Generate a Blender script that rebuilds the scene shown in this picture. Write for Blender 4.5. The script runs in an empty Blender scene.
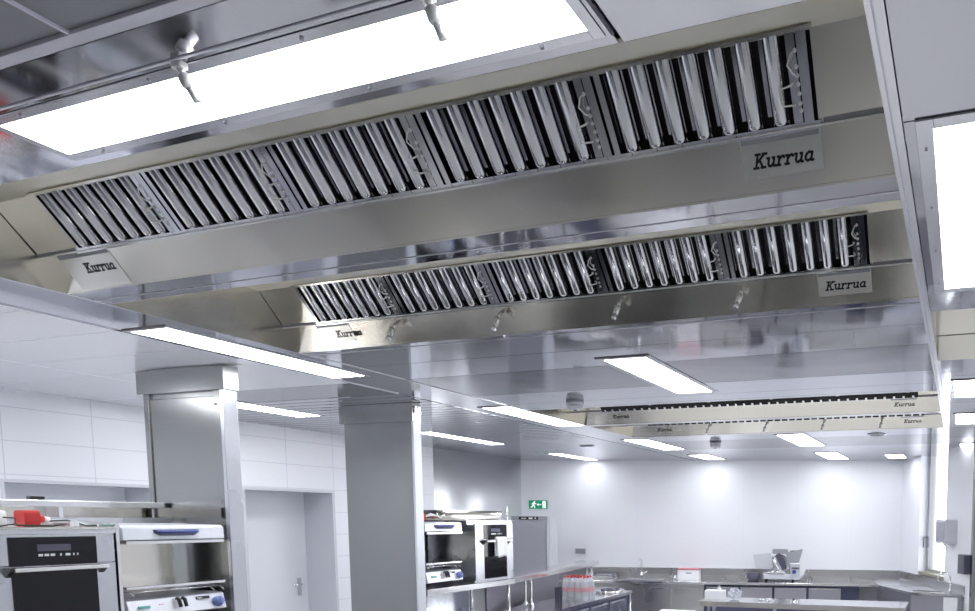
import bpy, math, random
from mathutils import Matrix, Vector
random.seed(7)
E = 1.93                      # eye height
CZ = E + 1.0                  # flat ceiling height
COL = bpy.context.scene.collection
PI = math.pi

# ---------------------------------------------------------------- materials
def mat(name, col=(.8, .8, .8), rough=.5, metal=0., spec=.5, coat=0., trans=0., emit=None, es=0., alpha=1., ior=1.45):
    m = bpy.data.materials.new(name); m.use_nodes = True
    p = m.node_tree.nodes['Principled BSDF']
    p.inputs['Base Color'].default_value = (*col, 1)
    p.inputs['Roughness'].default_value = rough
    p.inputs['Metallic'].default_value = metal
    p.inputs['Specular IOR Level'].default_value = spec
    p.inputs['Coat Weight'].default_value = coat
    p.inputs['Transmission Weight'].default_value = trans
    p.inputs['IOR'].default_value = ior
    p.inputs['Alpha'].default_value = alpha
    if emit:
        p.inputs['Emission Color'].default_value = (*emit, 1)
        p.inputs['Emission Strength'].default_value = es
    return m
def brushed(name, col, r0=.2, r1=.35, scale=(2, 2, 160), bump=.02, aniso=0., wave=0.):
    """steel with fine grain (stretched noise) and slightly wavy sheet"""
    m = mat(name, col, r0, 1.); nt = m.node_tree; N = nt.nodes; L = nt.links; p = N['Principled BSDF']
    tc = N.new('ShaderNodeTexCoord'); mp = N.new('ShaderNodeMapping'); mp.inputs['Scale'].default_value = scale
    no = N.new('ShaderNodeTexNoise'); no.inputs['Scale'].default_value = 1.5; no.inputs['Detail'].default_value = 1
    L.new(tc.outputs['Object'], mp.inputs['Vector']); L.new(mp.outputs['Vector'], no.inputs['Vector'])
    mr = N.new('ShaderNodeMapRange'); mr.inputs['To Min'].default_value = r0; mr.inputs['To Max'].default_value = r1
    L.new(no.outputs['Fac'], mr.inputs['Value']); L.new(mr.outputs['Result'], p.inputs['Roughness'])
    if wave:
        n2 = N.new('ShaderNodeTexNoise'); n2.inputs['Scale'].default_value = 2.2; n2.inputs['Detail'].default_value = 1
        L.new(tc.outputs['Object'], n2.inputs['Vector'])
        b2 = N.new('ShaderNodeBump'); b2.inputs['Strength'].default_value = wave; b2.inputs['Distance'].default_value = .05
        L.new(n2.outputs['Fac'], b2.inputs['Height']); L.new(b2.outputs['Normal'], p.inputs['Normal'])
    p.inputs['Anisotropic'].default_value = aniso
    return m
def tiled(name, col, line, sx, sz, ax='Y', ox=0., oz=0., w=.006, rough=.3):
    m = mat(name, col, rough); nt = m.node_tree; N = nt.nodes; L = nt.links; p = N['Principled BSDF']
    tc = N.new('ShaderNodeTexCoord'); sp = N.new('ShaderNodeSeparateXYZ'); L.new(tc.outputs['Object'], sp.inputs[0])
    def f(sock, size, off):
        a = N.new('ShaderNodeMath'); a.operation = 'SUBTRACT'; a.inputs[1].default_value = off; L.new(sock, a.inputs[0])
        d = N.new('ShaderNodeMath'); d.operation = 'DIVIDE'; d.inputs[1].default_value = size; L.new(a.outputs[0], d.inputs[0])
        r = N.new('ShaderNodeMath'); r.operation = 'FRACT'; L.new(d.outputs[0], r.inputs[0])
        c = N.new('ShaderNodeMath'); c.operation = 'LESS_THAN'; c.inputs[1].default_value = w/size; L.new(r.outputs[0], c.inputs[0])
        return c
    a = f(sp.outputs[ax], sx, ox); b = f(sp.outputs['Z'], sz, oz)
    mx = N.new('ShaderNodeMath'); mx.operation = 'MAXIMUM'; L.new(a.outputs[0], mx.inputs[0]); L.new(b.outputs[0], mx.inputs[1])
    mc = N.new('ShaderNodeMixRGB'); mc.inputs[1].default_value = (*col, 1); mc.inputs[2].default_value = (*line, 1)
    L.new(mx.outputs[0], mc.inputs[0]); L.new(mc.outputs[0], p.inputs['Base Color'])
    return m
M = {}
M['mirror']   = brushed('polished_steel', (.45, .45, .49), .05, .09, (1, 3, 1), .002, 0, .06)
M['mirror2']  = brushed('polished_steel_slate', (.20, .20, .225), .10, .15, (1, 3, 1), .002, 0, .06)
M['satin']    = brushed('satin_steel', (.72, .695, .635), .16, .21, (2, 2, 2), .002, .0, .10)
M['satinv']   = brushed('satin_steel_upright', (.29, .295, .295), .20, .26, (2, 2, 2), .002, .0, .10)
M['cool']     = brushed('cool_steel', (.60, .61, .65), .24, .3, (2, 2, 2), .002, 0, .05)
M['clad']     = brushed('steel_cladding', (.74, .75, .77), .40, .46, (2, 2, 2), .002, 0, .15)
M['satinr']   = brushed('matt_steel', (.72, .70, .64), .38, .44, (2, 2, 2))
M['satinc']   = brushed('counter_steel', (.52, .52, .525), .25, .32, (2, 2, 2))
M['plate']    = brushed('badge_steel', (.70, .69, .66), .26, .32, (2, 2, 2))
M['edge']     = mat('folded_edge', (.75, .75, .82), .45, .3)
M['fridge']   = brushed('grey_steel_door', (.42, .42, .47), .38, .44, (2, 2, 2), .002)
M['bright']   = brushed('bright_steel', (.80, .80, .81), .14, .22, (8, 8, 8), .001)
M['filter']   = brushed('filter_steel', (.66, .67, .70), .08, .12, (2, 2, 2), .001)
M['chrome']   = mat('chrome', (.8, .8, .82), .08, 1.)
M['tile_dk']  = brushed('grey_ceiling_tile', (.36, .37, .39), .3, .45, (4, 4, 4), .01)
M['white']    = mat('white_paint', (.80, .81, .86), .45)
M['wall']     = tiled('white_wall_panel', (.82, .83, .88), (.77, .78, .83), .9, 3.4, 'X', 0, -.2, .004, .35)
M['wtile']    = tiled('white_wall_tile', (.84, .85, .90), (.66, .67, .74), .6, .27, 'Y', 4.02, E+.045, .007, .25)
M['wceil']    = mat('white_ceiling_panel', (.72, .73, .79), .22, .0, .6, .3)
M['joint']    = mat('joint_grey', (.22, .22, .25), .6)
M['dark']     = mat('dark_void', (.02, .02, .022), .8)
M['floor']    = mat('floor_resin', (.76, .76, .75), .35)
M['black']    = mat('black_plastic', (.015, .015, .018), .35)
M['bglass']   = mat('black_glass', (.010, .010, .013), .05, 0, .4, .0)
M['blue']     = mat('blue_plastic', (.05, .07, .25), .3)
M['lblue']    = mat('light_blue_plastic', (.17, .22, .48), .35)
M['navy']     = mat('navy_shadow_gap', (.07, .075, .14), .5)
M['red']      = mat('red_plastic', (.45, .02, .02), .4)
M['wplas']    = mat('white_plastic', (.85, .86, .88), .35)
M['lplas']    = mat('pale_grey_plastic', (.62, .63, .68), .4)
M['enamel']   = mat('pale_enamel', (.72, .74, .80), .25, .3)
M['cord']     = mat('black_cord', (.02, .02, .02), .5)
M['greenc']   = mat('green_cord', (.05, .22, .16), .5)
M['cloth']    = mat('white_cloth', (.85, .86, .9), .9)
M['lcd']      = mat('green_lcd', (.10, .36, .33), .3)
M['grey']     = mat('grey_plastic', (.32, .33, .36), .45)
M['dgrey']    = mat('dark_grey_plastic', (.09, .09, .13), .35)
M['green']    = mat('exit_green', (.0, .23, .12), .4, emit=(0., .25, .12), es=.25)
M['signw']    = mat('exit_white', (.9, .95, .92), .4, emit=(1, 1, 1), es=.35)
M['pet']      = mat('clear_bottle_plastic', (.86, .88, .95), .08, 0, .5, 0, .55, ior=1.2)
M['label']    = mat('red_bottle_label', (.60, .16, .20), .4)
M['film']     = mat('clear_film', (.9, .92, .96), .12, 0, .6, 0, .75, ior=1.1)
M['ink']      = mat('black_lettering', (.012, .012, .012), .5)
M['wink']     = mat('white_lettering', (.9, .9, .9), .5)
M['frame']    = mat('window_frame_beige', (.40, .40, .36), .4)
M['olive']    = mat('window_sill_olive', (.33, .32, .26), .5)
M['lamp']     = mat('lamp_panel', (1, 1, 1), .5, emit=(.95, .97, 1.), es=13.)
M['lamp2']    = mat('lamp_panel_soft', (1, 1, 1), .5, emit=(.95, .97, 1.), es=6.5)
M['lampfr']   = mat('lamp_frame_steel', (.58, .58, .62), .22, 1.)
M['rust']     = mat('lamp_end_cap', (.22, .19, .20), .4, .6)
M['behind']   = mat('grey_wall_paint', (.20, .20, .21), .5)
g = mat('window_glass', (1, 1, 1), 0, 0, .5, 0, 1., ior=1.02); M['glass'] = g
M['nozz']     = mat('nozzle_metal', (.62, .62, .60), .25, 1.)
M['pnozz']    = mat('nozzle_nickel_white', (.80, .80, .80), .35, .4)

# ---------------------------------------------------------------- mesh builder (authored in world metres)
def wm(o):
    m = o.matrix_basis.copy()
    while o.parent:
        o = o.parent; m = o.matrix_basis @ m
    return m
class MB:
    def __init__(s, m=None): s.v = []; s.f = []; s.sm = []; s.m = m or Matrix.Identity(4)
    def add(s, vs, fs, smooth=False):
        b = len(s.v); s.v += [s.m @ Vector(v) for v in vs]
        s.f += [tuple(i+b for i in f) for f in fs]; s.sm += [smooth]*len(fs); return s
    def box(s, x0, x1, y0, y1, z0, z1):
        x0, x1 = sorted((x0, x1)); y0, y1 = sorted((y0, y1)); z0, z1 = sorted((z0, z1))
        return s.add([(x0,y0,z0),(x1,y0,z0),(x1,y1,z0),(x0,y1,z0),(x0,y0,z1),(x1,y0,z1),(x1,y1,z1),(x0,y1,z1)],
                     [(0,3,2,1),(4,5,6,7),(0,1,5,4),(1,2,6,5),(2,3,7,6),(3,0,4,7)])
    def rbox(s, x0, x1, y0, y1, z0, z1, r=.01, n=3, axis='z'):
        """box with rounded corners around one axis"""
        lo = {'x': (y0,y1,z0,z1,x0,x1), 'y': (x0,x1,z0,z1,y0,y1), 'z': (x0,x1,y0,y1,z0,z1)}[axis]
        a0,a1,b0,b1,c0,c1 = lo; pts = []
        for cx, cy, st in ((a1-r,b1-r,0),(a0+r,b1-r,1),(a0+r,b0+r,2),(a1-r,b0+r,3)):
            for k in range(n+1):
                t = (st + k/n)*PI/2; pts.append((cx+r*math.cos(t), cy+r*math.sin(t)))
        return s.prism(pts, c0, c1, axis)
    def prism(s, pts, c0, c1, axis='z', smooth=False):
        def mk(p, c): return {'x': (c, p[0], p[1]), 'y': (p[0], c, p[1]), 'z': (p[0], p[1], c)}[axis]
        n = len(pts); vs = [mk(p, c0) for p in pts] + [mk(p, c1) for p in pts]
        fs = [(i, (i+1) % n, n+(i+1) % n, n+i) for i in range(n)]
        s.add(vs, fs, smooth); b = len(s.v)-2*n
        s.f += [tuple(b+i for i in reversed(range(n))), tuple(b+n+i for i in range(n))]; s.sm += [False]*2
        return s
    def tube(s, path, r, n=8, cap=True):
        P = [Vector(p) for p in path]; R = r if isinstance(r, (list, tuple)) else [r]*len(P); vs = []; fs = []
        up = Vector((0,0,1)); d0 = (P[1]-P[0]).normalized()
        if abs(d0.dot(up)) > .95: up = Vector((1,0,0))
        for i, p in enumerate(P):
            d = (P[min(i+1,len(P)-1)] - P[max(i-1,0)]).normalized()
            a = d.cross(up)
            if a.length < 1e-4: a = d.cross(Vector((0,1,0)))
            a.normalize(); b = a.cross(d).normalized(); up = b
            for k in range(n):
                t = 2*PI*k/n; vs.append(tuple(p + (a*math.cos(t)+b*math.sin(t))*R[i]))
        for i in range(len(P)-1):
            for k in range(n): fs.append((i*n+k, i*n+(k+1)%n, (i+1)*n+(k+1)%n, (i+1)*n+k))
        s.add(vs, fs, True)
        if cap:
            b = len(s.v)-len(vs); s.f += [tuple(b+k for k in reversed(range(n))), tuple(b+len(vs)-n+k for k in range(n))]; s.sm += [False]*2
        return s
    def lathe(s, prof, c=(0,0,0), n=16, axis='z', sx=1., sy=1.):
        vs = []; fs = []
        for r, h in prof:
            for k in range(n):
                t = 2*PI*k/n; a, b = r*math.cos(t)*sx, r*math.sin(t)*sy
                v = {'z': (a,b,h), 'x': (h,a,b), 'y': (a,h,b)}[axis]; vs.append(tuple(Vector(v)+Vector(c)))
        for i in range(len(prof)-1):
            for k in range(n): fs.append((i*n+k, i*n+(k+1)%n, (i+1)*n+(k+1)%n, (i+1)*n+k))
        s.add(vs, fs, True); b = len(s.v)-len(vs)
        s.f += [tuple(b+k for k in reversed(range(n))), tuple(b+len(vs)-n+k for k in range(n))]; s.sm += [False]*2
        return s
    def build(s, name, m, parent=None, bevel=0.):
        me = bpy.data.meshes.new(name)
        o = bpy.data.objects.new(name, me); COL.objects.link(o)
        if parent: o.parent = parent
        else:      # origin at the base centre of the thing
            lo = [min(v[i] for v in s.v) for i in range(3)]; hi = [max(v[i] for v in s.v) for i in range(3)]
            o.location = ((lo[0]+hi[0])/2, (lo[1]+hi[1])/2, lo[2])
        if name.startswith(('wall_', 'ceiling', 'floor')): o.location = (0, 0, 0)
        inv = wm(o).inverted()
        me.from_pydata([tuple(inv @ v) for v in s.v], [], s.f); me.materials.append(m if not isinstance(m, str) else M[m])
        for p, q in zip(me.polygons, s.sm): p.use_smooth = q
        import bmesh
        bm = bmesh.new(); bm.from_mesh(me); bmesh.ops.recalc_face_normals(bm, faces=bm.faces); bm.to_mesh(me); bm.free()
        if bevel:
            b = o.modifiers.new('bevel', 'BEVEL'); b.width = bevel; b.segments = 2; b.limit_method = 'ANGLE'
        return o
def tag(o, label=None, cat=None, group=None, kind=None):
    if label: o['label'] = label
    if cat: o['category'] = cat
    if group: o['group'] = group
    if kind: o['kind'] = kind
    return o
def empty(name, loc, label, cat, group=None, m=None):
    o = bpy.data.objects.new(name, None); COL.objects.link(o); o.empty_display_size = .05
    if m is not None: o.matrix_basis = m
    else: o.location = loc
    return tag(o, label, cat, group)
def copy_tree(o, parent=None):
    c = o.copy(); COL.objects.link(c)
    if parent: c.parent = parent
    for ch in list(o.children): copy_tree(ch, c)
    return c
def struct(name, b, m, parent=None):
    o = b.build(name, m, parent)
    if parent is None: o['kind'] = 'structure'
    return o
def frame(o, x, y):   # matrix with origin o, axes x,y and z = x cross y
    x = Vector(x).normalized(); y = Vector(y).normalized(); z = x.cross(y).normalized()
    return Matrix(((x[0],y[0],z[0],o[0]),(x[1],y[1],z[1],o[1]),(x[2],y[2],z[2],o[2]),(0,0,0,1)))

# ---------------------------------------------------------------- setting: shell
A = Vector((-6.03, 10.577, 0)); B = Vector((-.978, 11.818, 0))
U = (B-A).normalized(); V = Vector((-U.y, U.x, 0))          # back-room axes
BM = frame((B.x, B.y, 0), U, V)                              # local x along back wall, y into the wall
W = Vector((.395, -.919, 0)).normalized(); WN = Vector((.919, .395, 0)).normalized()
RM = frame((B.x, B.y, 0), W, (0, 0, 1))                      # x along right wall, y up, z = x cross y
# z axis of RM
ZS = -1 if (RM.to_3x3() @ Vector((0,0,1))).dot(WN) < 0 else 1   # ZS*z points out of the room
struct('floor', MB().box(-8.5, 6.2, -3.2, 13, -.12, 0), 'floor')
struct('ceiling', MB().box(-8.5, 6.2, -3.2, 13, CZ+.46, CZ+.56), 'dark')
xl = -7.33
b = MB()                                                     # left wall with niche and door opening
def yz(y0, y1, z0, z1): b.box(xl-.6, xl, y0, y1, z0, z1)
zt = CZ+.46
yz(-3.2, 3.40, 0, zt); yz(3.40, 4.46, E+.277, zt); yz(3.40, 4.46, 0, E-.35); yz(4.46, 5.31, 0, zt)
yz(5.31, 6.40, E+.306, zt); yz(6.40, 8.08, 0, zt)
struct('wall_left', b, 'wtile')
struct('wall_left.001', MB().box(xl-.62, xl-.35, 3.3, 4.5, E-.4, E+.3), 'white')
# stainless cladding with a rounded inner corner towards the back wall
b = MB(); b.prism([(xl, 8.08), (xl-.01, 9.3), (xl-.075, 10.24), (xl-.075, 10.7), (xl-.6, 10.7), (xl-.6, 8.08)], 0, zt, 'z')
o = struct('wall_left.002', b, 'clad')
for p in o.data.polygons:
    if abs(p.normal.z) < .1 and len(p.vertices) == 4: p.use_smooth = True
b = MB(BM); b.box(-6.63, 0.6, 0, .3, 0, zt); o = struct('wall_back', b, 'wall')
b = MB(RM)                                                   # oblique right wall with the window opening
def rw(t0, t1, z0, z1, d0=0, d1=.35): b.box(t0, t1, z0, z1, ZS*d0, ZS*d1)
rw(-.3, .86, 0, zt); rw(.86, 1.93, 0, E-.86); rw(1.93, 14.9, 0, zt)
struct('wall_right', b, 'white')
struct('wall_front', MB().box(-8.5, 6.2, -3.3, -3.2, 0, zt), 'behind')

# window
wn = struct('window_1', MB(RM).box(.87, 1.92, E-.84, E-.80, ZS*.005, ZS*.26), 'olive')
b = MB(RM)
for t0, t1, z0, z1 in ((.87,.90,E-.80,zt-.4),(1.88,1.92,E-.80,zt-.4),(.90,1.88,E-.80,E-.76)):
    b.box(t0, t1, z0, z1, ZS*.16, ZS*.24)
b.build('window_frame', 'frame', wn)
MB(RM).box(.90, .93, E-.76, zt-.4, ZS*.13, ZS*.20).build('window_sash', 'grey', wn)
MB(RM).box(.93, 1.88, E-.76, zt-.4, ZS*.20, ZS*.206).build('window_pane', 'glass', wn)
b = MB(RM); b.box(.945, .965, E-.42, E-.24, ZS*.10, ZS*.13); b.box(.935, .955, E-.27, E-.25, ZS*.05, ZS*.12); b.box(.935, .955, E-.42, E-.25, ZS*.04, ZS*.055)
b.build('window_handle', 'dgrey', wn)

# door in the left wall
dr = struct('door_1', MB().box(xl-.50, xl-.45, 5.33, 6.39, 0, E+.28), 'white')
b = MB(); b.box(xl-.45, xl+.012, 5.30, 5.33, 0, E+.31); b.box(xl-.45, xl+.012, 6.385, 6.42, 0, E+.31); b.box(xl-.45, xl+.012, 5.33, 6.385, E+.28, E+.31)
b.build('door_frame', 'lplas', dr)
b = MB(); b.box(xl-.445, xl-.437, 6.24, 6.29, E-.98, E-.76); b.tube([(xl-.437, 6.265, E-.84), (xl-.39, 6.265, E-.84), (xl-.39, 6.15, E-.84)], .010)
b.build('door_handle', 'chrome', dr)
# niche frame
b = MB(); b.box(xl-.35, xl+.01, 3.39, 3.41, E-.35, E+.28); b.box(xl-.35, xl+.01, 4.44, 4.47, E-.35, E+.28); b.box(xl-.35, xl+.012, 3.41, 4.44, E+.255, E+.28)
struct('trim_1', b, 'lplas')

# ---------------------------------------------------------------- ceiling sheets
G = .0025
def sheet(mb, x0, x1, y0, y1, t=.012): mb.box(x0+G, x1-G, y0+G, y1-G, CZ, CZ+t)
X0, X1 = -3.91, -.21
b = MB(); k = MB()
for y0, y1 in ((1.03, 1.122), (1.122, 1.365), (2.087, 2.19), (2.19, 2.25), (3.22, 3.30), (3.30, 3.65), (3.65, 4.06), (4.77, 5.2), (5.2, 5.45), (5.45, 5.53),
               (6.55, 6.67), (7.655, 8.22), (9.25, 9.7), (9.7, 12.2)):
    if y0 < 1.2:
        for x0, x1 in ((-4.41, -.72), (-.712, X1)): sheet(b, x0, x1, y0, y1)
    else: sheet(b, X0, X1, y0, y1)
for y0, y1 in ((1.365, 3.22), (3.22, 6.6), (6.6, 9.6), (9.6, 12.2)): sheet(b, -4.41, X0, y0, y1)
struct('ceiling.001', b, 'mirror')
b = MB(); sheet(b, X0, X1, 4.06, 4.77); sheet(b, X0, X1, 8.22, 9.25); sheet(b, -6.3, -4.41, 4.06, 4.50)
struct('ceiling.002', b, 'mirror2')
b = MB()                                                     # grey tiles near the camera, up to the first joint
for i in range(-9, 12):
    x0 = -1.81 + .6*i
    for j in range(6): b.box(x0+.003, x0+.597, 1.0-.6*(j+1)+.003, 1.0-.6*j-.003, CZ+.004, CZ+.02)
struct('ceiling.003', b, 'tile_dk')
b = MB(); b.box(-7.3, 4.8, 1.0, 1.026, CZ-.004, CZ+.01)
for i in range(-9, 12): b.box(-1.81+.6*i-.004, -1.81+.6*i+.004, -3, 1.0, CZ-.002, CZ+.006)
struct('trim_2', b, 'edge')
b = MB()                                                     # white panels on the left
for x0, x1 in ((-7.33, -6.0), (-6.0, -4.41)):
    for y0, y1 in ((1.03, 1.42), (1.42, 1.81), (1.81, 2.19), (2.19, 2.57), (2.57, 2.96), (2.96, 3.36), (3.36, 4.06)):
        sheet(b, x0, x1, y0, y1)
sheet(b, -7.33, -6.3, 4.06, 4.50)
struct('ceiling.004', b, 'wceil')
b = MB()                                                     # linear steel ceiling beyond the pillars
yy = 4.50
while yy < 10.9:
    pr = [(yy+.004, CZ), (yy+.02, CZ-.0035), (yy+.106, CZ-.0035), (yy+.121, CZ), (yy+.121, CZ+.01), (yy+.004, CZ+.01)]
    b.prism(pr, -7.45, -4.412, 'x'); yy += .125
struct('ceiling.005', b, 'mirror')
b = MB()                                                     # right bay
for y0, y1 in ((1.03, 1.83), (1.83, 3.46), (4.50, 5.0), (5.0, 6.1), (6.1, 7.7), (8.7, 9.6), (9.6, 12)): sheet(b, X1+.035, 4.8, y0, y1)
struct('ceiling.006', b, 'mirror')
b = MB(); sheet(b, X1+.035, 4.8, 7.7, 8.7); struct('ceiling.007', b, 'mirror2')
b = MB(); b.box(X1, X1+.012, -.5, 9.6, CZ-.018, CZ+.012); b.box(X1+.012, X1+.035, -.5, 9.6, CZ-.006, CZ+.006); struct('trim_3', b, 'lampfr')
b = MB(); b.box(-.722, -.714, -.4, 1.33, CZ-.006, CZ-.001); struct('frame_shadow', b, 'dgrey')  # dark strip painted on the ceiling as the raised frame's shadow
b = MB(); b.box(-3.90, X1, 1.119, 1.124, CZ-.003, CZ+.002); struct('trim_5', b, 'edge')
b = MB(); b.box(X0, X1, 2.188, 2.192, CZ-.002, CZ+.001); b.box(X0, X1, 3.297, 3.303, CZ-.003, CZ+.001); struct('trim_8', b, 'edge')
b = MB(); b.box(X0-.008, X0+.002, 1.37, 10.9, CZ-.004, CZ+.0); struct('trim_6', b, 'bright')
b = MB(); b.box(-4.415, -4.405, 1.03, 4.5, CZ-.006, CZ); struct('trim_7', b, 'bright')

# ---------------------------------------------------------------- lettering from strokes
GL = {
 'K': (.84, [[(.17,0),(.17,1)], [(.0,1),(.36,1)], [(.0,0),(.36,0)], [(.20,.40),(.66,1)], [(.52,1),(.84,1)], [(.36,.58),(.66,0)], [(.54,0),(.86,0)]]),
 'u': (.68, [[(.0,.62),(.14,.62),(.14,.2),(.2,.05),(.32,0),(.42,.06),(.52,.2)], [(.38,.62),(.52,.62),(.52,.08),(.58,0),(.68,.02)]]),
 'r': (.56, [[(.0,.62),(.15,.62),(.15,0)], [(.0,0),(.3,0)], [(.15,.36),(.26,.56),(.38,.64),(.48,.6),(.5,.5)]]),
 'a': (.66, [[(.5,.62),(.5,.08),(.57,0),(.68,.02)], [(.5,.45),(.4,.6),(.26,.62),(.12,.5),(.06,.3),(.12,.1),(.25,0),(.4,.05),(.5,.2)]]),
}
def lettering(word, x, y, h, m, wid=.20, shear=.24, z=0., th=.0012, xs=1.22):
    """ribbon letters in the x-y plane of matrix m, standing th proud along z"""
    b = MB(m); cx = x
    for ch in word:
        w, strokes = GL[ch]
        for st in strokes:
            P = [Vector((cx + (p[0]+shear*p[1])*h*xs, y + p[1]*h)) for p in st]; hw = wid*h/2
            for p, q in zip(P, P[1:]):
                d = (q-p).normalized()*hw; n = Vector((-d.y, d.x))*1.0
                p2, q2 = p-d*.6, q+d*.6
                b.prism([tuple(p2-n), tuple(q2-n), tuple(q2+n), tuple(p2+n)], z, z+th, 'z')
        cx += (w+.07)*h*xs
    return b
def text_mb(word, h, m, z=.0005):
    cu = bpy.data.curves.new('t', 'FONT'); cu.body = word; cu.size = h; cu.extrude = .0003
    o = bpy.data.objects.new('t', cu); COL.objects.link(o)
    bpy.context.view_layer.update()
    me = bpy.data.meshes.new_from_object(o.evaluated_get(bpy.context.evaluated_depsgraph_get()))
    b = MB(m); b.add([(v.co.x, v.co.y, v.co.z+z) for v in me.vertices], [tuple(p.vertices) for p in me.polygons])
    bpy.data.objects.remove(o); bpy.data.curves.remove(cu); bpy.data.meshes.remove(me); return b

# ---------------------------------------------------------------- extraction hoods
FS = Vector((0, -.093, .123)); FL = FS.length             # fascia slope
SS = Vector((0, -.65, .76)).normalized()                  # filter slope
def hood(yn, yf, x0, x1, label, near_badge=True, nozzles=(), plates=(-3.79, -.664), detail=True):
    t = empty('extraction_hood', ((x0+x1)/2, yf, CZ), label, 'extraction hood', 'steel extraction hoods in the ceiling')
    F = frame((0, yf, CZ), (1, 0, 0), FS)                    # x, up the fascia, out of it
    b = MB(F); b.box(x0, x1, -.002, FL, -.004, 0); b.box(x0, x1, -.004, .003, -.02, .002); b.box(x0, x1, FL-.004, FL, -.03, .004)
    b.build('fascia', 'satin', t)
    MB(F).box(x0, x1, FL-.003, FL+.0015, .0042, .008).build('fascia_edge', 'pnozz', t)
    S = frame((0, yf-.093, CZ+.123), (1, 0, 0), SS); sl = .226
    for a0, a1 in ((x0, -3.643), (-.424, x1)):
        b = MB(S); b.box(a0, a1, .012, sl+.004, -.012, -.004); b.box(a0, a1, -.006, .012, -.03, -.008); b.build('end_filler', 'satin', t)
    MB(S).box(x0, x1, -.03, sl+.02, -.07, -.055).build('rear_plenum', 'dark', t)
    for a0, a1 in ((x0, -3.66), (-.41, x1)): MB(S).box(a0, a1, -.006, .014, -.004, -.001).build('ledge', 'grey', t)
    # perforated gutter under the filters
    b = MB(S); b.box(-3.645, -.415, -.008, -.001, -.02, .007)
    for i in range(38): xx = -3.645 + 3.23*(i+.5)/38; ww = .0412 if yn < 3 else .010; b.box(xx-ww, xx+ww, .000, .011 if yn < 3 else .022, -.008, .003 if yn < 3 else .014)
    b.build('gutter', 'filter' if yn < 3 else 'bright', t)
    MB(S).box(-3.645, -.415, .219, .228, -.012, .015).build('top_lip', 'satin', t)
    yt = yf - .093 - .65/1.0*(.226/1.0); yt = yf-.235; zt2 = CZ+.292
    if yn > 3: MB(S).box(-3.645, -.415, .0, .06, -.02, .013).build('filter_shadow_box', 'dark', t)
    b = MB(); b.box(x0, x1, yn+.10, yt+.01, zt2, zt2+.006)
    b.prism([(yn, CZ), (yn+.10, zt2), (yn+.094, zt2+.006), (yn-.006, CZ+.006)], x0, x1, 'x'); b.build('canopy_top', 'satinr', t)
    b = MB()
    prof = [(yn, CZ), (yf, CZ), (yf-.093, CZ+.123), (yt, zt2), (yn+.10, zt2)]
    b.prism(prof, x0-.006, x0, 'x'); b.build('end_panel', 'satin', t)
    MB().prism(prof, x1, x1+.006, 'x').build('end_panel', 'satin', t)
    for px in plates:
        w = .325 if px < -3 and near_badge else .243
        pl = MB(F).box(px, px+w, .042 if px > -3 or not near_badge else .004, FL+.002, .0005, .003)
        pl.box(px, px+w, FL-.003, FL+.003, -.012, .007)
        pl = pl.build('name_plate', 'plate' if yn < 3 else 'satin', t)
        MB(F).box(px+.004, px+w-.004, FL-.022, FL-.004, .0032, .0042).build('plate_notch', 'grey', pl)
        h = .0345
        lettering('Kurrua', (px+.033 if px > -3 else px+.115), .070, h, F, z=.003).build('lettering', 'ink', pl)
    for nx in nozzles:
        bm = MB()
        o = F @ Vector((nx, FL-.035, 0)); n = (F.to_3x3() @ Vector((0,0,1)))
        q1 = o + n*.028; q2 = q1 + Vector((-.004, -.014, -.026)); q3 = q2 + Vector((-.012, -.008, -.040)); 
        bm.tube([tuple(o), tuple(q1), tuple(q2)], [.009, .009, .009])
        nz = bm.build('spray_nozzle', 'nozz', t)
        q2a = q2 + (q3-q2)*.15; q2b = q2 + (q3-q2)*.5
        MB().tube([tuple(q2), tuple(q2a), tuple(q2b), tuple(q3)], [.016, .018, .016, .013]).build('nozzle_body', 'nozz', nz)
        d = (q3-q2).normalized()
        MB().tube([tuple(q3), tuple(q3+d*.008), tuple(q3+d*.012), tuple(q3+d*.026)], [.009, .009, .014, .012]).build('nozzle_tip', 'chrome', nz)
    return t, S
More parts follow.
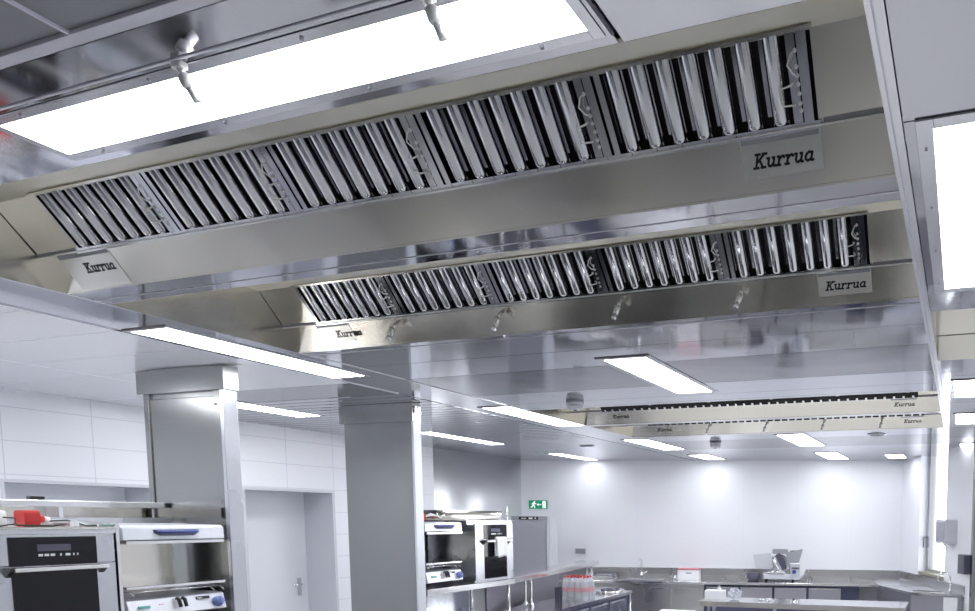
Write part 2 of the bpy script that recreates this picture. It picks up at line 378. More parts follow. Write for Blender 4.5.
def make_filter(S, xa, label, group, y=None):
    """one baffle filter .636 m wide: seven slats, edge frame, two wire handles"""
    w = .637; sl = .226
    t = empty('baffle_filter', None, label, 'grease filter', group, m=S @ Matrix.Translation((xa, 0, 0)))
    Q = S @ Matrix.Translation((xa, 0, 0))
    b = MB(Q)
    b.box(.002, .022, .004, sl+.014, -.03, .002); b.box(w-.060, w-.034, .004, sl+.014, -.03, .0); b.box(w-.030, w-.002, .004, sl+.014, -.03, .002)
    b.box(.022, w-.06, .004, .010, -.03, -.004); b.box(.002, w-.002, sl-.004, sl, -.03, -.004)
    b.build('filter_frame', 'filter', t)
    p = (w-.060-.024)/7; 
    for i in range(7):
        xc = .024 + p*(i+.5); b = MB(Q); r = p*.29; pts = []
        for k2 in range(9):
            a = PI*k2/8; pts.append((xc - r*math.cos(a), -.010 + .022*math.sin(a)**.85))
        inner = [(x0*1 + (xc-x0)*.06, z-.002) for x0, z in reversed(pts)]
        # lower end closes with a rounded nose
        ring = [(.020, 1.), (sl-.004, 1.)]
        n = len(pts); vs = [(x, .012+.0*z, z) for x, z in pts]
        rows = [(.010, .55), (.014, .85), (.022, 1.), (sl-.002, 1.)]; vs = []
        for s_, f in rows: vs += [(xc+(x-xc)*f, s_, -.010+(z+.010)*f) for x, z in pts]
        fs = [(r_*n+j, r_*n+j+1, (r_+1)*n+j+1, (r_+1)*n+j) for r_ in range(len(rows)-1) for j in range(n-1)]
        b.add(vs, fs, True)
        b.box(xc-r, xc-r+.002, .012, sl+.012, -.030, -.009); b.box(xc+r-.002, xc+r, .012, sl+.012, -.030, -.009)
        b.build('baffle_slat', 'filter', t)
    b = MB(Q)
    for i in range(8):
        xc = .024 + p*i; b.box(xc-p*.08, xc+p*.08, .03, sl-.004, -.050, -.044)
    b.build('rear_slats', 'filter', t)
    x = w-.048; hd = MB(Q)
    hd.tube([(x-.004, .055, 0), (x-.010, .058, .016), (x-.034, .060, .020), (x-.036, .100, .020), (x-.010, .104, .016), (x-.004, .106, 0)], .0028, 6)
    hd.tube([(x+.004, .125, 0), (x+.003, .128, .012), (x-.010, .150, .016), (x+.002, .172, .012), (x+.004, .175, 0)], .0026, 6)
    hd.build('handle', 'pnozz', t)
    c = MB(Q)
    for s_ in (.040, .058, .080, .102, .122, .142, .178): c.lathe([(.0055, 0), (.0055, .004), (.002, .006)], (x+.012, s_, .0), 8, 'z')
    c.build('rivets', 'pnozz', t)
    return t
hoods = [(1.365, 2.087, 'wide steel extraction hood nearest the camera, beside the big lamp', 'near hood', (), True),
         (2.25, 3.22, 'second steel hood with four spray nozzles, behind the nearest hood', 'second hood', (-3.07, -2.37, -1.66, -1.02), False),
         (5.53, 6.55, 'third steel hood, beyond the dark ceiling panel', 'third hood', (), False),
         (6.67, 7.655, 'farthest steel hood with small nozzles, just behind the third hood', 'farthest hood', (-2.87, -2.17, -1.50, -.86), False)]
pos = ['leftmost', 'second from left', 'middle', 'second from right', 'rightmost']
proto = None
for yn, yf, lab, nm, noz, nb in hoods:
    t, S = hood(yn, yf, X0, X1, lab, nb, noz, plates=((-3.79 if nb else -3.66), -.664))
    for i in range(5):
        xa = -3.642 + i*.643
        label = '%s of the five baffle filters in the %s' % (pos[i], nm)
        if proto is None: proto = make_filter(S, xa, label, 'baffle filters in the hoods')
        else:
            f = copy_tree(proto); f.matrix_basis = S @ Matrix.Translation((xa, 0, 0)); f['label'] = label
# right bay hood (only its left end is in view)
t = empty('extraction_hood', (1.0, 4.5, CZ), 'steel hood past the ceiling beam at the right edge', 'extraction hood', 'steel extraction hoods in the ceiling')
F = frame((0, 4.50, CZ), (1, 0, 0), FS); S2 = frame((0, 4.407, CZ+.123), (1, 0, 0), SS)
b = MB(F); b.box(-.185, 3.5, -.002, FL, -.004, 0); b.build('fascia', 'satin', t)
b = MB(S2); b.box(-.185, .045, .0, .23, -.012, -.008); b.build('end_filler', 'satin', t)
MB(S2).box(-.185, 3.5, -.03, .25, -.07, -.055).build('rear_plenum', 'dark', t)
b = MB(); b.box(-.185, 3.5, 3.56, 4.275, CZ+.292, CZ+.30); b.prism([(3.46, CZ), (3.56, CZ+.292), (3.554, CZ+.298), (3.454, CZ+.006)], -.185, 3.5, 'x')
prof = [(3.46, CZ), (4.5, CZ), (4.407, CZ+.123), (4.265, CZ+.292), (3.56, CZ+.292)]
b.prism(prof, -.191, -.185, 'x'); b.prism(prof, 3.5, 3.506, 'x'); b.build('canopy_top', 'satinr', t)
MB(S2).box(.05, 3.4, -.004, .012, -.02, .004).build('gutter', 'bright', t)
f = copy_tree(proto); f.matrix_basis = S2 @ Matrix.Translation((.05, 0, 0)); f['label'] = 'baffle filter in the hood at the right edge, past the beam'

# ---------------------------------------------------------------- ceiling lights
def ceiling_light(x0, x1, y0, y1, label, fr=.026, drop=.006, cap=True, grp='white panel lights in the ceiling', lamp='lamp', screws=True):
    t = empty('ceiling_light', ((x0+x1)/2, (y0+y1)/2, CZ-drop), label, 'ceiling light', grp)
    b = MB(); z0, z1 = CZ-drop, CZ-.0005
    b.box(x0-fr, x0, y0-fr, y1+fr, z0, z1); b.box(x1, x1+fr, y0-fr, y1+fr, z0, z1); b.box(x0, x1, y0-fr, y0, z0, z1); b.box(x0, x1, y1, y1+fr, z0, z1)
    b.build('lamp_frame', 'lampfr', t, .002)
    MB().box(x0, x1, y0, y1, CZ-drop+.002, CZ-.002).build('diffuser', lamp, t)
    if cap: MB().box(x0-fr, x1+fr, y0-fr-.003, y0-fr+.002, z0, z1).build('end_cap', 'rust', t)
    if screws:
        b = MB(); long_y = (y1-y0) > (x1-x0)
        for i in range(4):
            f = (i+.25)/3.5
            if long_y: ps = [(x0-fr/2, y0+(y1-y0)*f), (x1+fr/2, y0+(y1-y0)*f)]
            else: ps = [(x0+(x1-x0)*f, y0-fr/2), (x0+(x1-x0)*f, y1+fr/2)]
            for p in ps: b.lathe([(.0045, z0-.003), (.0045, z0)], (p[0], p[1], 0), 8)
        b.build('screws', 'grey', t)
    return t
ceiling_light(-2.40, -.765, 1.165, 1.308, 'huge bright rectangular lamp panel at the top left, nearest the camera', .028, .003, False)
ceiling_light(-4.365, -4.075, 2.60, 3.86, 'long narrow lamp along the ceiling edge above the left steel pillar')
ceiling_light(-2.19, -1.90, 3.90, 5.08, 'wide lamp panel on the dark ceiling band just beyond the second hood', .042)
ceiling_light(-6.42, -6.12, 4.30, 5.25, 'lamp above the white door, seen between the two steel pillars')
ceiling_light(-4.22, -3.92, 5.27, 6.54, 'long lamp left of the third hood, right of the second pillar')
ceiling_light(-6.20, -5.98, 6.58, 7.93, 'slim lamp on the ribbed steel ceiling, close to the second pillar')
ceiling_light(-6.20, -5.97, 9.25, 10.42, 'slim lamp close above the green exit sign')
ceiling_light(-4.15, -3.83, 7.87, 9.13, 'lamp left of the farthest hood in the ceiling edge row')
ceiling_light(-4.12, -3.80, 9.98, 10.80, 'small lamp near the back wall, left of the meat slicer')
ceiling_light(-2.12, -1.79, 7.84, 9.12, 'lamp just beyond the nozzles of the farthest hood')
ceiling_light(-2.12, -1.80, 10.05, 11.2, 'lamp close to the back wall above the meat slicer')
ceiling_light(-1.15, -.88, 10.6, 11.25, 'small lamp in the far right corner beside the window')
ceiling_light(-.10, .24, 1.872, 3.13, 'large bright lamp panel cut by the right edge of the picture', .045, .006, False)
ceiling_light(-.085, .26, 5.16, 5.84, 'upper of the two small lamps at the right edge past the beam')
ceiling_light(-.085, .26, 6.75, 7.43, 'lower of the two small lamps at the right edge past the beam')
ceiling_light(-.05, .30, 9.3, 10.0, 'thin far lamp at the right edge above the window')
for o_ in list(bpy.data.objects):
    if o_.name.startswith('diffuser') and o_.parent and o_.parent.location.y > 9: o_.data.materials.clear(); o_.data.materials.append(M['lamp2'])
# extra panel lamps added out of view to brighten the room and left wall
for x, y in ((-6.3, 1.3), (-5.3, 1.2), (-6.3, -.9), (2.3, 2.2), (2.3, 5.2)):
    ceiling_light(x-.15, x+.15, y, y+1.2, 'extra panel lamp added out of view to brighten the room', screws=False)

# nozzles beside the big lamp
for x, y, lab in ((-1.684, 1.131, 'left spray nozzle hanging in front of the big lamp'), (-1.007, 1.131, 'right spray nozzle hanging in front of the big lamp')):
    t = empty('ceiling_nozzle', (x, y, CZ-.07), lab, 'nozzle', 'spray nozzles at the big lamp')
    b = MB(); b.rbox(x-.015, x+.015, y-.010, y+.010, CZ-.014, CZ-.001, .004); b.tube([(x, y, CZ-.012), (x+.002, y+.006, CZ-.024)], [.008, .006]); b.build('bracket', 'pnozz', t)
    MB().tube([(x+.002, y+.005, CZ-.021), (x+.003, y+.007, CZ-.026), (x+.005, y+.014, CZ-.043), (x+.006, y+.016, CZ-.047)], [.009, .014, .014, .010], 10).build('nozzle_body', 'pnozz', t)
    MB().tube([(x+.006, y+.015, CZ-.045), (x+.010, y+.029, CZ-.070)], [.009, .009], 10).build('nozzle_tip', 'pnozz', t)

# detectors
for x, y, lab, g in ((-3.20, 5.20, 'grey smoke detector under the ceiling beside the long lamp', 1), (-3.10, 8.42, 'grey smoke detector beyond the farthest hood', 2)):
    t = empty('smoke_detector', (x, y, CZ-.10), lab, 'smoke detector', 'grey smoke detectors on the ceiling')
    MB().lathe([(.075, CZ-.001), (.075, CZ-.03), (.068, CZ-.034)], (x, y, 0), 20).build('base', 'lplas', t)
    MB().lathe([(.068, CZ-.030), (.070, CZ-.055), (.050, CZ-.072), (.02, CZ-.074)], (x, y, 0), 12).build('sensor_head', 'lplas', t)
    MB().lathe([(.016, CZ-.074), (.014, CZ-.080)], (x, y, 0), 10).build('sensor_eye', 'black', t)
t = empty('ceiling_speaker', (-.98, 8.1, CZ-.01), 'small round speaker flush in the ceiling right of the nozzles', 'speaker')
MB().lathe([(.11, CZ-.001), (.11, CZ-.008), (.085, CZ-.012)], (-.98, 8.1, 0), 20).build('ring', 'lampfr', t)
b = MB()
for r in (.02, .04, .06, .078): b.lathe([(r, CZ-.012), (r, CZ-.015), (r-.008, CZ-.015), (r-.008, CZ-.012)], (-.98, 8.1, 0), 20)
b.build('grille', 'grey', t)
t = empty('air_vent', (-4.9, 8.35, CZ-.01), 'small dark slotted vent in the ribbed ceiling', 'air vent')
MB().box(-5.05, -4.85, 8.3, 8.36, CZ-.016, CZ-.004).build('frame', 'grey', t); 
b = MB()
for i in range(4): b.box(-5.04+.047*i, -5.005+.047*i, 8.31, 8.35, CZ-.018, CZ-.016)
b.build('slots', 'black', t)

# ---------------------------------------------------------------- steel pillars
def pillar(y, x0, x1, label, panels):
    t = empty('steel_pillar', ((x0+x1)/2, y+.2, 0), label, 'pillar')
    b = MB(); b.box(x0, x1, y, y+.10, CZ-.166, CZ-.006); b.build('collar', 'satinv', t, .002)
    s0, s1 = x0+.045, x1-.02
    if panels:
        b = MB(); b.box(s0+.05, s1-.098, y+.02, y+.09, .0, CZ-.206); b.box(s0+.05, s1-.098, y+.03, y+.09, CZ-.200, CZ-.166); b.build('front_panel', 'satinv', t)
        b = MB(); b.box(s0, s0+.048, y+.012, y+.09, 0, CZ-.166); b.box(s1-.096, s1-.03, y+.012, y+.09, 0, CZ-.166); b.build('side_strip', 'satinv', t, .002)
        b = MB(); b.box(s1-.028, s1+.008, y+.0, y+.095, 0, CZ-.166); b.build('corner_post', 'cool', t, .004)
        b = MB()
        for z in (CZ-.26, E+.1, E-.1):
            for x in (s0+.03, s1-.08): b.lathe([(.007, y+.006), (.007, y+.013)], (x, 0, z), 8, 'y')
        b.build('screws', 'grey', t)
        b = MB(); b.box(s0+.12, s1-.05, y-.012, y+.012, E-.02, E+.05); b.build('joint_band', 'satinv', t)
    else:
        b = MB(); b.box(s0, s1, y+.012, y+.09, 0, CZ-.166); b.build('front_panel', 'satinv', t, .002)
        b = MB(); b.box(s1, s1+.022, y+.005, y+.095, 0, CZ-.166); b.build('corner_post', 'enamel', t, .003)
        b = MB(); b.rbox(x1+.001, x1+.012, y+.02, y+.09, CZ-.10, CZ-.03, .01, 3, 'x'); b.build('wall_plate', 'lampfr', t)
    return t
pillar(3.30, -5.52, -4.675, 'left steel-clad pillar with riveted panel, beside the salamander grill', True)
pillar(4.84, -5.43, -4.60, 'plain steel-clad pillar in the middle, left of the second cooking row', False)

# unseen islands added under the hoods and behind the camera for dark reflections
def island(x0, x1, y0, y1, label):
    t = empty('reflection_island', ((x0+x1)/2, (y0+y1)/2, 0), label, 'reflection island', 'unseen islands added for reflections in the steel')
    MB().box(x0, x1, y0, y1, .1, .84).build('cabinet', 'fridge', t)
    MB().box(x0-.02, x1+.02, y0-.02, y1+.02, .84, .88).build('worktop', 'bright', t, .004)
    x = x0+.1; kk = 0
    while x < x1-.5:
        if kk % 3 != 2: MB().box(x, x+.55, y0+.06, y1-.06, .881, .889).build('hob_plate', 'bglass', t)
        x += .64; kk += 1
    for xx in (x0+.1, x1-.1):
        for yy in (y0+.08, y1-.08): MB().lathe([(.03, 0), (.02, .1)], (xx, yy, 0), 8).build('foot', 'grey', t)
for xa, xb, lab in ((-6.6, -5.3, 'black-topped low block added behind the camera for reflections, farthest left'), (-4.1, -3.1, 'black-topped low block added behind the camera for reflections, middle'), (-2.3, -1.1, 'black-topped low block added behind the camera for reflections, nearest')):
    island(xa, xb, -1.0, -.25, lab)
island(-3.7, -.5, 1.35, 2.15, 'unseen island with black hobs, added for reflections under the nearest hood')
island(-3.7, -.5, 2.45, 3.35, 'unseen island with black hobs, added for reflections under the second hood')

# ---------------------------------------------------------------- cooking rows (fronts at x = FX, facing +x)
FX = -4.60
def oven(y0, label, zt_=-.06, ml=.14, mr=.085):
    y1 = y0+.595; z0, z1 = E-.655, E+zt_; zc = z1-.163
    t = empty('oven', (FX-.3, (y0+y1)/2, z0), label, 'oven', 'built-in ovens of the cooking rows')
    b = MB(); b.box(FX-.58, FX-.02, y0, y1, z0, z1); b.build('body', 'cool', t)
    MB().box(FX-.02, FX, y0, y1, zc+.004, z1).build('control_fascia', 'cool', t, .002)
    MB().box(FX-.0, FX+.003, y0+ml, y1-mr, zc, z1-.014).build('control_panel', 'bglass', t)
    d = MB().box(FX-.02, FX, y0, y1, z0+.02, zc).build('oven_door', 'cool', t, .002)
    MB().box(FX-.0, FX+.003, y0+ml+.005, y1-mr-.005, z0+.03, zc-.006).build('door_glass', 'bglass', d)
    MB().box(FX+.035, FX+.050, y0+ml+.0, y1-mr+.03, zc-.028, zc-.008).build('door_handle', 'pnozz', d, .003)
    for yc in (y0+ml-.01, y1-mr+.015): MB().prism([(FX, zc-.004), (FX+.045, zc-.010), (FX+.045, zc-.022), (FX, zc-.055)], yc-.008, yc+.012, 'y').build('handle_bracket', 'black', d)
    ym = (y0+ml+y1-mr)/2
    MB().box(FX+.003, FX+.0042, ym-.07, ym+.07, zc+.075, zc+.11).build('display', 'dgrey', t)
    for q, ww in ((-.068, .018), (-.043, .018), (-.018, .018), (.022, .006), (.045, .020), (.078, .005), (.095, .005)):
        MB().box(FX+.003, FX+.005, ym+q, ym+q+ww, zc+.048, zc+.060).build('button', 'wplas', t)
    return t
def salamander(y0, y1, label, zt=-.066, grp='salamander grills'):
    t = empty('salamander_grill', (FX-.25, (y0+y1)/2, E-.60), label, 'salamander grill', grp)
    b = MB()
    pr = [(FX-.52, E+zt+.012), (FX-.03, E+zt+.004), (FX-.006, E+zt-.010), (FX, E+zt-.082), (FX-.02, E+zt-.086), (FX-.52, E+zt-.086)]
    b.prism(pr, y0, y1, 'y'); hd = b.build('heating_hood', 'enamel', t, .004)
    b = MB(); b.box(FX-.50, FX+.008, y0+.01, y1-.01, E+zt-.106, E+zt-.088); b.build('lower_lip', 'bright', hd)
    ym = (y0+y1)/2+.0; w = .125
    b = MB(); b.rbox(ym-w, ym+w, 0, 0, 0, 0, .001) if False else None
    pr = [(ym-w, E+zt-.022), (ym+w, E+zt-.022), (ym+w-.004, E+zt-.040), (ym+w-.03, E+zt-.060), (ym-w+.03, E+zt-.060), (ym-w+.004, E+zt-.040)]
    MB().prism(pr, FX-.004, FX+.004, 'x').build('handle_recess', 'dgrey', hd)
    b = MB(); b.tube([(FX+.008, ym-w+.012, E+zt-.034), (FX+.022, ym-w+.03, E+zt-.036), (FX+.022, ym+w-.03, E+zt-.036), (FX+.008, ym+w-.012, E+zt-.034)], .010, 8); b.build('hood_handle', 'blue', hd)
    # back column, grid and base
    b = MB(); b.box(FX-.52, FX-.46, y0+.02, y1-.02, E-.62, E+zt-.086); b.box(FX-.46, FX-.455, y0+.22, y0+.235, E-.55, E-.18); b.build('back_column', 'satin', t)
    b = MB(); b.box(FX-.50, FX-.0, y0, y1-.01, E-.438, E-.420); b.box(FX-.50, FX-.45, y0+.02, y1-.03, E-.47, E-.438)
    b.build('grill_plate', 'bright', t, .003)
    b = MB()
    for yc in (y0+.03, y1-.09, y1-.03):
        b.tube([(FX-.42, yc, E-.455), (FX-.03, yc, E-.455), (FX-.005, yc, E-.47), (FX-.02, yc+.02, E-.485)], .004, 6)
    b.tube([(FX-.02, y0+.02, E-.456), (FX-.02, y1-.03, E-.456)], .0045, 6); b.build('wire_rack', 'chrome', t)
    b = MB(); b.prism([(FX-.50, E-.50), (FX-.06, E-.495), (FX-.01, E-.505), (FX+.015, E-.60), (FX+.0, E-.604), (FX-.50, E-.604)], y0, y1-.02, 'y'); bs = b.build('base', 'enamel', t, .004)
    CF = frame((FX+.0155, y0, E-.60), (0, 1, 0), (-.025, 0, .095))    # tilted front face
    L = y1-.02-y0
    MB(CF).box(.05, .11, .045, .062, .0035, .009).build('display', 'lcd', bs)
    b = MB(CF)
    for q in (.16, .175): b.box(q, q+.006, .06, .065, .0035, .006)
    b.build('indicator', 'red', bs)
    b = MB(CF); b.lathe([(.034, .004), (.034, .012), (.028, .022), (.024, .036), (.010, .038)], (L-.05, .045, 0), 18); b.box(L-.055, L-.045, .018, .072, .03, .042); b.build('knob', 'lblue', bs)
    for q in (L*.5-.016, L*.5+.016): MB(CF).tube([(q, .085, .004), (q-.001, .090, .018), (q+.002, .075, .028), (q+.003, .03, .028)], [.006, .008, .011, .010], 8).build('tray_handle', 'black', bs)
    nb = MB(CF).box(L-.175, L-.095, .070, .088, .0035, .006).build('badge', 'black', bs)
    text_mb('fagor', .016, CF @ Matrix.Translation((L-.170, .074, .006))).build('badge_lettering', 'wink', nb)
    return t
def row_base(y0, y1, label):
    t = empty('cooking_counter', (FX-.35, (y0+y1)/2, 0), label, 'counter')
    MB().box(FX-.60, FX+.01, y0, y1, E-.715, E-.66).build('shelf', 'bright', t, .003)
    b = MB(); b.box(FX-.62, FX-.60, y0, y1, 0, E-.02); b.build('back_panel', 'cool', t)
    b = MB(); b.box(FX-.60, FX-.05, y0, y1, .12, E-1.06); b.build('lower_cabinet', 'fridge', t)
    for yy in (y0+.02, y1-.05, (y0+y1)/2):
        MB().tube([(FX-.04, yy, 0), (FX-.04, yy, E-.715)], .016, 10).build('leg', 'bright', t)
    MB().box(FX-.60, FX+.0, y0, y1, E-1.06, E-1.03).build('worktop', 'bright', t, .003)
    return t
CC = [row_base(1.2, 3.27, 'low steel counter carrying the near oven and grill')]
row_base(4.945, 6.21, 'steel counter with white shelf carrying the second oven and grill')
oven(1.995, 'large black-glass oven at the lower left, under the red plug', -.106)
salamander(2.635, 3.20, 'near salamander grill with blue handle between oven and left pillar')
oven(5.605, 'distant black-glass oven with a towel on its handle, beside the fridge', -.06, .125, .105)
salamander(4.95, 5.425, 'distant salamander grill right of the middle pillar', -.05)
# steel top over the near oven
t = empty('oven_worktop', (FX-.3, 1.9, E-.074), 'steel worktop over the near oven, with red plug on it', 'worktop')
b = MB(); b.box(FX-.60, FX+.006, 1.2, 2.60, E-.080, E-.068); b.build('top_sheet', 'satin', t, .002)
b = MB(); b.box(FX-.60, FX+.0, 1.2, 2.60, E-.106, E-.080); b.build('edge_band', 'enamel', t, .002)
MB().box(FX-.60, FX-.0, 2.602, 2.618, E-.66, E-.05).build('side_panel', 'bright', CC[0])
tag(MB().box(FX-.56, FX+.001, 1.22, 1.99, E-.655, E-.108).build('appliance_cabinet', 'cool'), 'grey steel cabinet front left of the near oven', 'cabinet')
# shelf rail behind
t = empty('steel_shelf', (-5.35, 2.3, E), 'long narrow steel shelf behind the near oven, below the wall niche', 'shelf')
MB().box(-5.46, -5.30, 1.0, 3.30, E+.045, E+.085).build('shelf_board', 'bright', t, .004)
b = MB(); b.box(-5.46, -5.44, 1.0, 3.30, E-.05, E+.045); b.build('upstand', 'satin', t)
for yy in (1.5, 2.72): MB().box(-5.44, -5.32, yy, yy+.02, 0.0, E+.045).build('bracket', 'enamel', t)
tag(MB().rbox(-5.43, -5.38, 2.62, 2.69, E+.0855, E+.108, .008).build('clamp', 'black'), 'small black clamp on the long narrow shelf', 'clamp')
# red plug and white box on oven top
zt_ = E-.068
t = empty('power_plug', (-4.82, 2.42, zt_), 'red industrial power plug lying on the steel worktop over the near oven', 'plug')
b = MB(); b.rbox(-4.90, -4.81, 2.31, 2.378, zt_+.0, zt_+.088, .02, 3, 'y'); b.build('plug_body', 'red', t)
b = MB(); b.tube([(-4.855, 2.378, zt_+.040), (-4.855, 2.392, zt_+.040), (-4.853, 2.410, zt_+.038)], [.034, .026, .020], 12); b.build('plug_collar', 'red', t)
MB().tube([(-4.853, 2.410, zt_+.038), (-4.852, 2.435, zt_+.037)], [.018, .014], 12).build('cable_gland', 'wplas', t)
for i, m_ in ((0, 'greenc'), (1, 'lplas'), (2, 'cord')):
    MB().tube([(-4.852+.004*i, 2.43, zt_+.036-.003*i), (-4.84, 2.51, zt_+.034), (-4.81, 2.555-.01*i, zt_+.020), (-4.75, 2.57-.012*i, zt_+.006), (-4.66, 2.565-.01*i, zt_+.006)], .005, 6).build('cable', m_, t)
t = empty('white_adapter', (-4.85, 2.06, zt_), 'white plastic adapter box at the left edge on the near oven', 'adapter')
MB().rbox(-4.93, -4.80, 2.0, 2.235, zt_, zt_+.085, .02, 3, 'y').build('housing', 'wplas', t)
MB().tube([(-4.80, 2.22, zt_+.05), (-4.77, 2.255, zt_+.045), (-4.75, 2.245, zt_+.015), (-4.74, 2.18, zt_+.004), (-4.73, 2.08, zt_+.004)], .004, 6).build('cable', 'cord', t)
MB().tube([(-4.82, 2.27, zt_+.01), (-4.77, 2.31, zt_+.006), (-4.76, 2.40, zt_+.004), (-4.79, 2.47, zt_+.01)], .005, 6).build('cable_loop', 'cord', t)
tag(MB().box(-4.80, -4.76, 2.50, 2.52, zt_, zt_+.030).build('steel_clip', 'lplas'), 'small steel clip near the cables of the red plug', 'clip')

# second row: top items, towel, side frame
t = empty('steel_basin', (-4.9, 5.6, E-.04), 'wide shallow steel basin on top of the distant grill and oven', 'basin')
b = MB(); zb = E-.030
b.rbox(-5.15, -4.63, 5.18, 6.12, zb, zb+.006, .12, 5); b.build('bottom', 'satin', t)
ring = MB()
def rr(x0, x1, y0, y1, r, n=5):
    p = []
    for cx, cy, st in ((x1-r,y1-r,0),(x0+r,y1-r,1),(x0+r,y0+r,2),(x1-r,y0+r,3)):
        for q in range(n+1): a = (st+q/n)*PI/2; p.append((cx+r*math.cos(a), cy+r*math.sin(a)))
    return p
o1 = rr(-5.15, -4.63, 5.18, 6.12, .12); o2 = rr(-5.17, -4.61, 5.16, 6.14, .13); n = len(o1)
i1 = rr(-5.145, -4.635, 5.185, 6.115, .115); i2 = rr(-5.165, -4.615, 5.165, 6.135, .125)
ring.add([(*p, zb+.0) for p in o1]+[(*p, zb+.095) for p in o2]+[(*p, zb+.095) for p in i2]+[(*p, zb+.006) for p in i1],
         [(r*n+i, r*n+(i+1)%n, (r+1)*n+(i+1)%n, (r+1)*n+i) for r in range(3) for i in range(n)], True); ring.build('rim_wall', 'satin', t)
tag(MB().box(-5.19, -4.61, 5.50, 6.19, E-.074, E-.032).build('top_cover', 'cool'), 'steel cover plate between the distant oven and the basin', 'cover plate')
t = empty('power_plug', (-4.72, 5.05, E-.03), 'dark red plug with cables on top of the distant grill', 'plug')
MB().rbox(-4.78, -4.70, 4.98, 5.07, E-.037, E+.03, .015, 3, 'y').build('plug_body', 'red', t)
b = MB(); 
for i in range(3): b.tube([(-4.72, 5.06, E+.0), (-4.69, 5.12, E+.03-.008*i), (-4.67, 5.19+.02*i, E+.008), (-4.66, 5.24, E-.030)], .006, 6)
b.build('cable', 'wplas', t)
t = empty('steel_post', (-4.64, 6.165, E-.031), 'thin bright post rising on top of the distant oven beside the basin', 'post')
MB().tube([(-4.64, 6.165, E-.031), (-4.64, 6.165, E+.11)], .010, 8).build('upright', 'bright', t)
MB().tube([(-4.64, 6.165, E+.11), (-4.64, 6.165, E+.12)], [.014, .010], 8).build('cap', 'lplas', t)
# towel over the oven handle
def towel():
    nx, nz = 10, 14; y0, y1 = 5.86, 6.02; vs = []; fs = []
    prof = []
    for i in range(nz):
        f = i/(nz-1)
        if f < .25: prof.append((FX+.028, E-.40+f/.25*.185+.0))
        elif f < .4: a = (f-.25)/.15*PI; prof.append((FX+.043-.016*math.cos(a), E-.212+.014*math.sin(a)))
        else: g_ = (f-.4)/.6; prof.append((FX+.060+.004*g_, E-.216-g_*.19))
    for i, (x, z) in enumerate(prof):
        for j in range(nx):
            y = y0+(y1-y0)*j/(nx-1); vs.append((x+.005*math.sin(j*1.7), y+.003*math.sin(i), z-.006*math.sin(j*.8)*(i > 8)))
    for i in range(nz-1):
        for j in range(nx-1): fs.append((i*nx+j, i*nx+j+1, (i+1)*nx+j+1, (i+1)*nx+j))
    b = MB(); b.add(vs, fs, True); o = b.build('kitchen_towel', 'cloth'); s = o.modifiers.new('thick', 'SOLIDIFY'); s.thickness = .003
    return tag(o, 'white towel hanging over the handle of the distant oven', 'towel')
towel()

# ---------------------------------------------------------------- back room
# fridge
FM = frame((-6.73, 9.05, 0), U, V)
t = empty('refrigerator', (-6.5, 9.3, 0), 'tall grey steel refrigerator below the exit sign', 'refrigerator')
MB(FM).box(0, .60, .03, .36, .06, E+.02).build('body', 'lplas', t)
d = MB(FM).box(.01, .545, 0, .03, .12, E-.045).build('door', 'fridge', t)
b = MB(FM); b.box(0, .55, -.01, .03, E-.040, E+.024); cp = b.build('control_panel', 'grey', t)
MB(FM).rbox(.12, .43, E-.028, E+.012, 0, 0, .001) if False else None
MB(FM).box(.12, .43, -.014, -.01, E-.030, E+.012).build('display', 'black', cp)
b = MB(FM); b.box(.16, .24, -.016, -.014, E-.016, E-.004); b.box(.28, .34, -.016, -.014, E-.022, E+.002); b.lathe([(.012, -.016), (.012, -.014)], (.385, 0, E-.008), 10, 'y'); b.build('indicator', 'wplas', cp)
for x in (.04, .56): MB(FM).lathe([(.02, 0), (.02, .06)], (x, .1, 0), 8).build('foot', 'black', t)

# exit sign with runner, arrow, door
pE = -6.38
t = empty('exit_sign', (BM @ Vector((pE+.07, -.02, E+.16))), 'green emergency exit sign with running figure above the refrigerator', 'exit sign')
SG = BM @ Matrix(((1,0,0,pE),(0,0,-1,-.0),(0,1,0,E+.155),(0,0,0,1)))    # x right, y up, z to room
MB(SG).box(-.10, .235, 0, .15, .001, .012).build('sign_plate', 'green', t)
b = MB(SG); b.box(.145, .205, .015, .135, .012, .014); b.build('door_symbol', 'signw', t)
def rib(b, P, w, z0=.012, z1=.014):
    for p, q in zip(P, P[1:]):
        p, q = Vector(p), Vector(q); d = (q-p).normalized()*w/2; nn = Vector((-d.y, d.x))
        b.prism([tuple(p-d*.5-nn), tuple(q+d*.5-nn), tuple(q+d*.5+nn), tuple(p-d*.5+nn)], z0, z1, 'z')
b = MB(SG); rib(b, [(.052, .075), (.125, .075)], .012); rib(b, [(.075, .095), (.052, .075), (.075, .055)], .010); b.build('arrow_symbol', 'signw', t)
b = MB(SG); b.lathe([(.013, .012), (.013, .014)], (.004, .123, 0), 10); rib(b, [(-.004, .105), (-.022, .065)], .026)
rib(b, [(-.022, .062), (.006, .045), (.004, .018)], .014); rib(b, [(-.024, .062), (-.040, .036), (-.066, .030)], .014)
rib(b, [(-.004, .103), (.022, .088), (.034, .098)], .010); rib(b, [(-.008, .105), (-.038, .100), (-.046, .078)], .010); b.build('runner_symbol', 'signw', t)
# intercom plate
xq = (Vector((-6.48, 10.466, 0))-B).dot(U)
t = empty('wall_plate', BM @ Vector((xq+.1, -.02, E-.63)), 'small grey intercom plate on the white back wall, right of the exit sign', 'wall plate')
MB(BM).box(xq-.0, xq+.20, -.015, -.001, E-.63, E-.528).build('housing', 'lplas', t, .003)
MB(BM).box(xq+.015, xq+.185, -.019, -.015, E-.618, E-.540).build('face', 'grey', t)

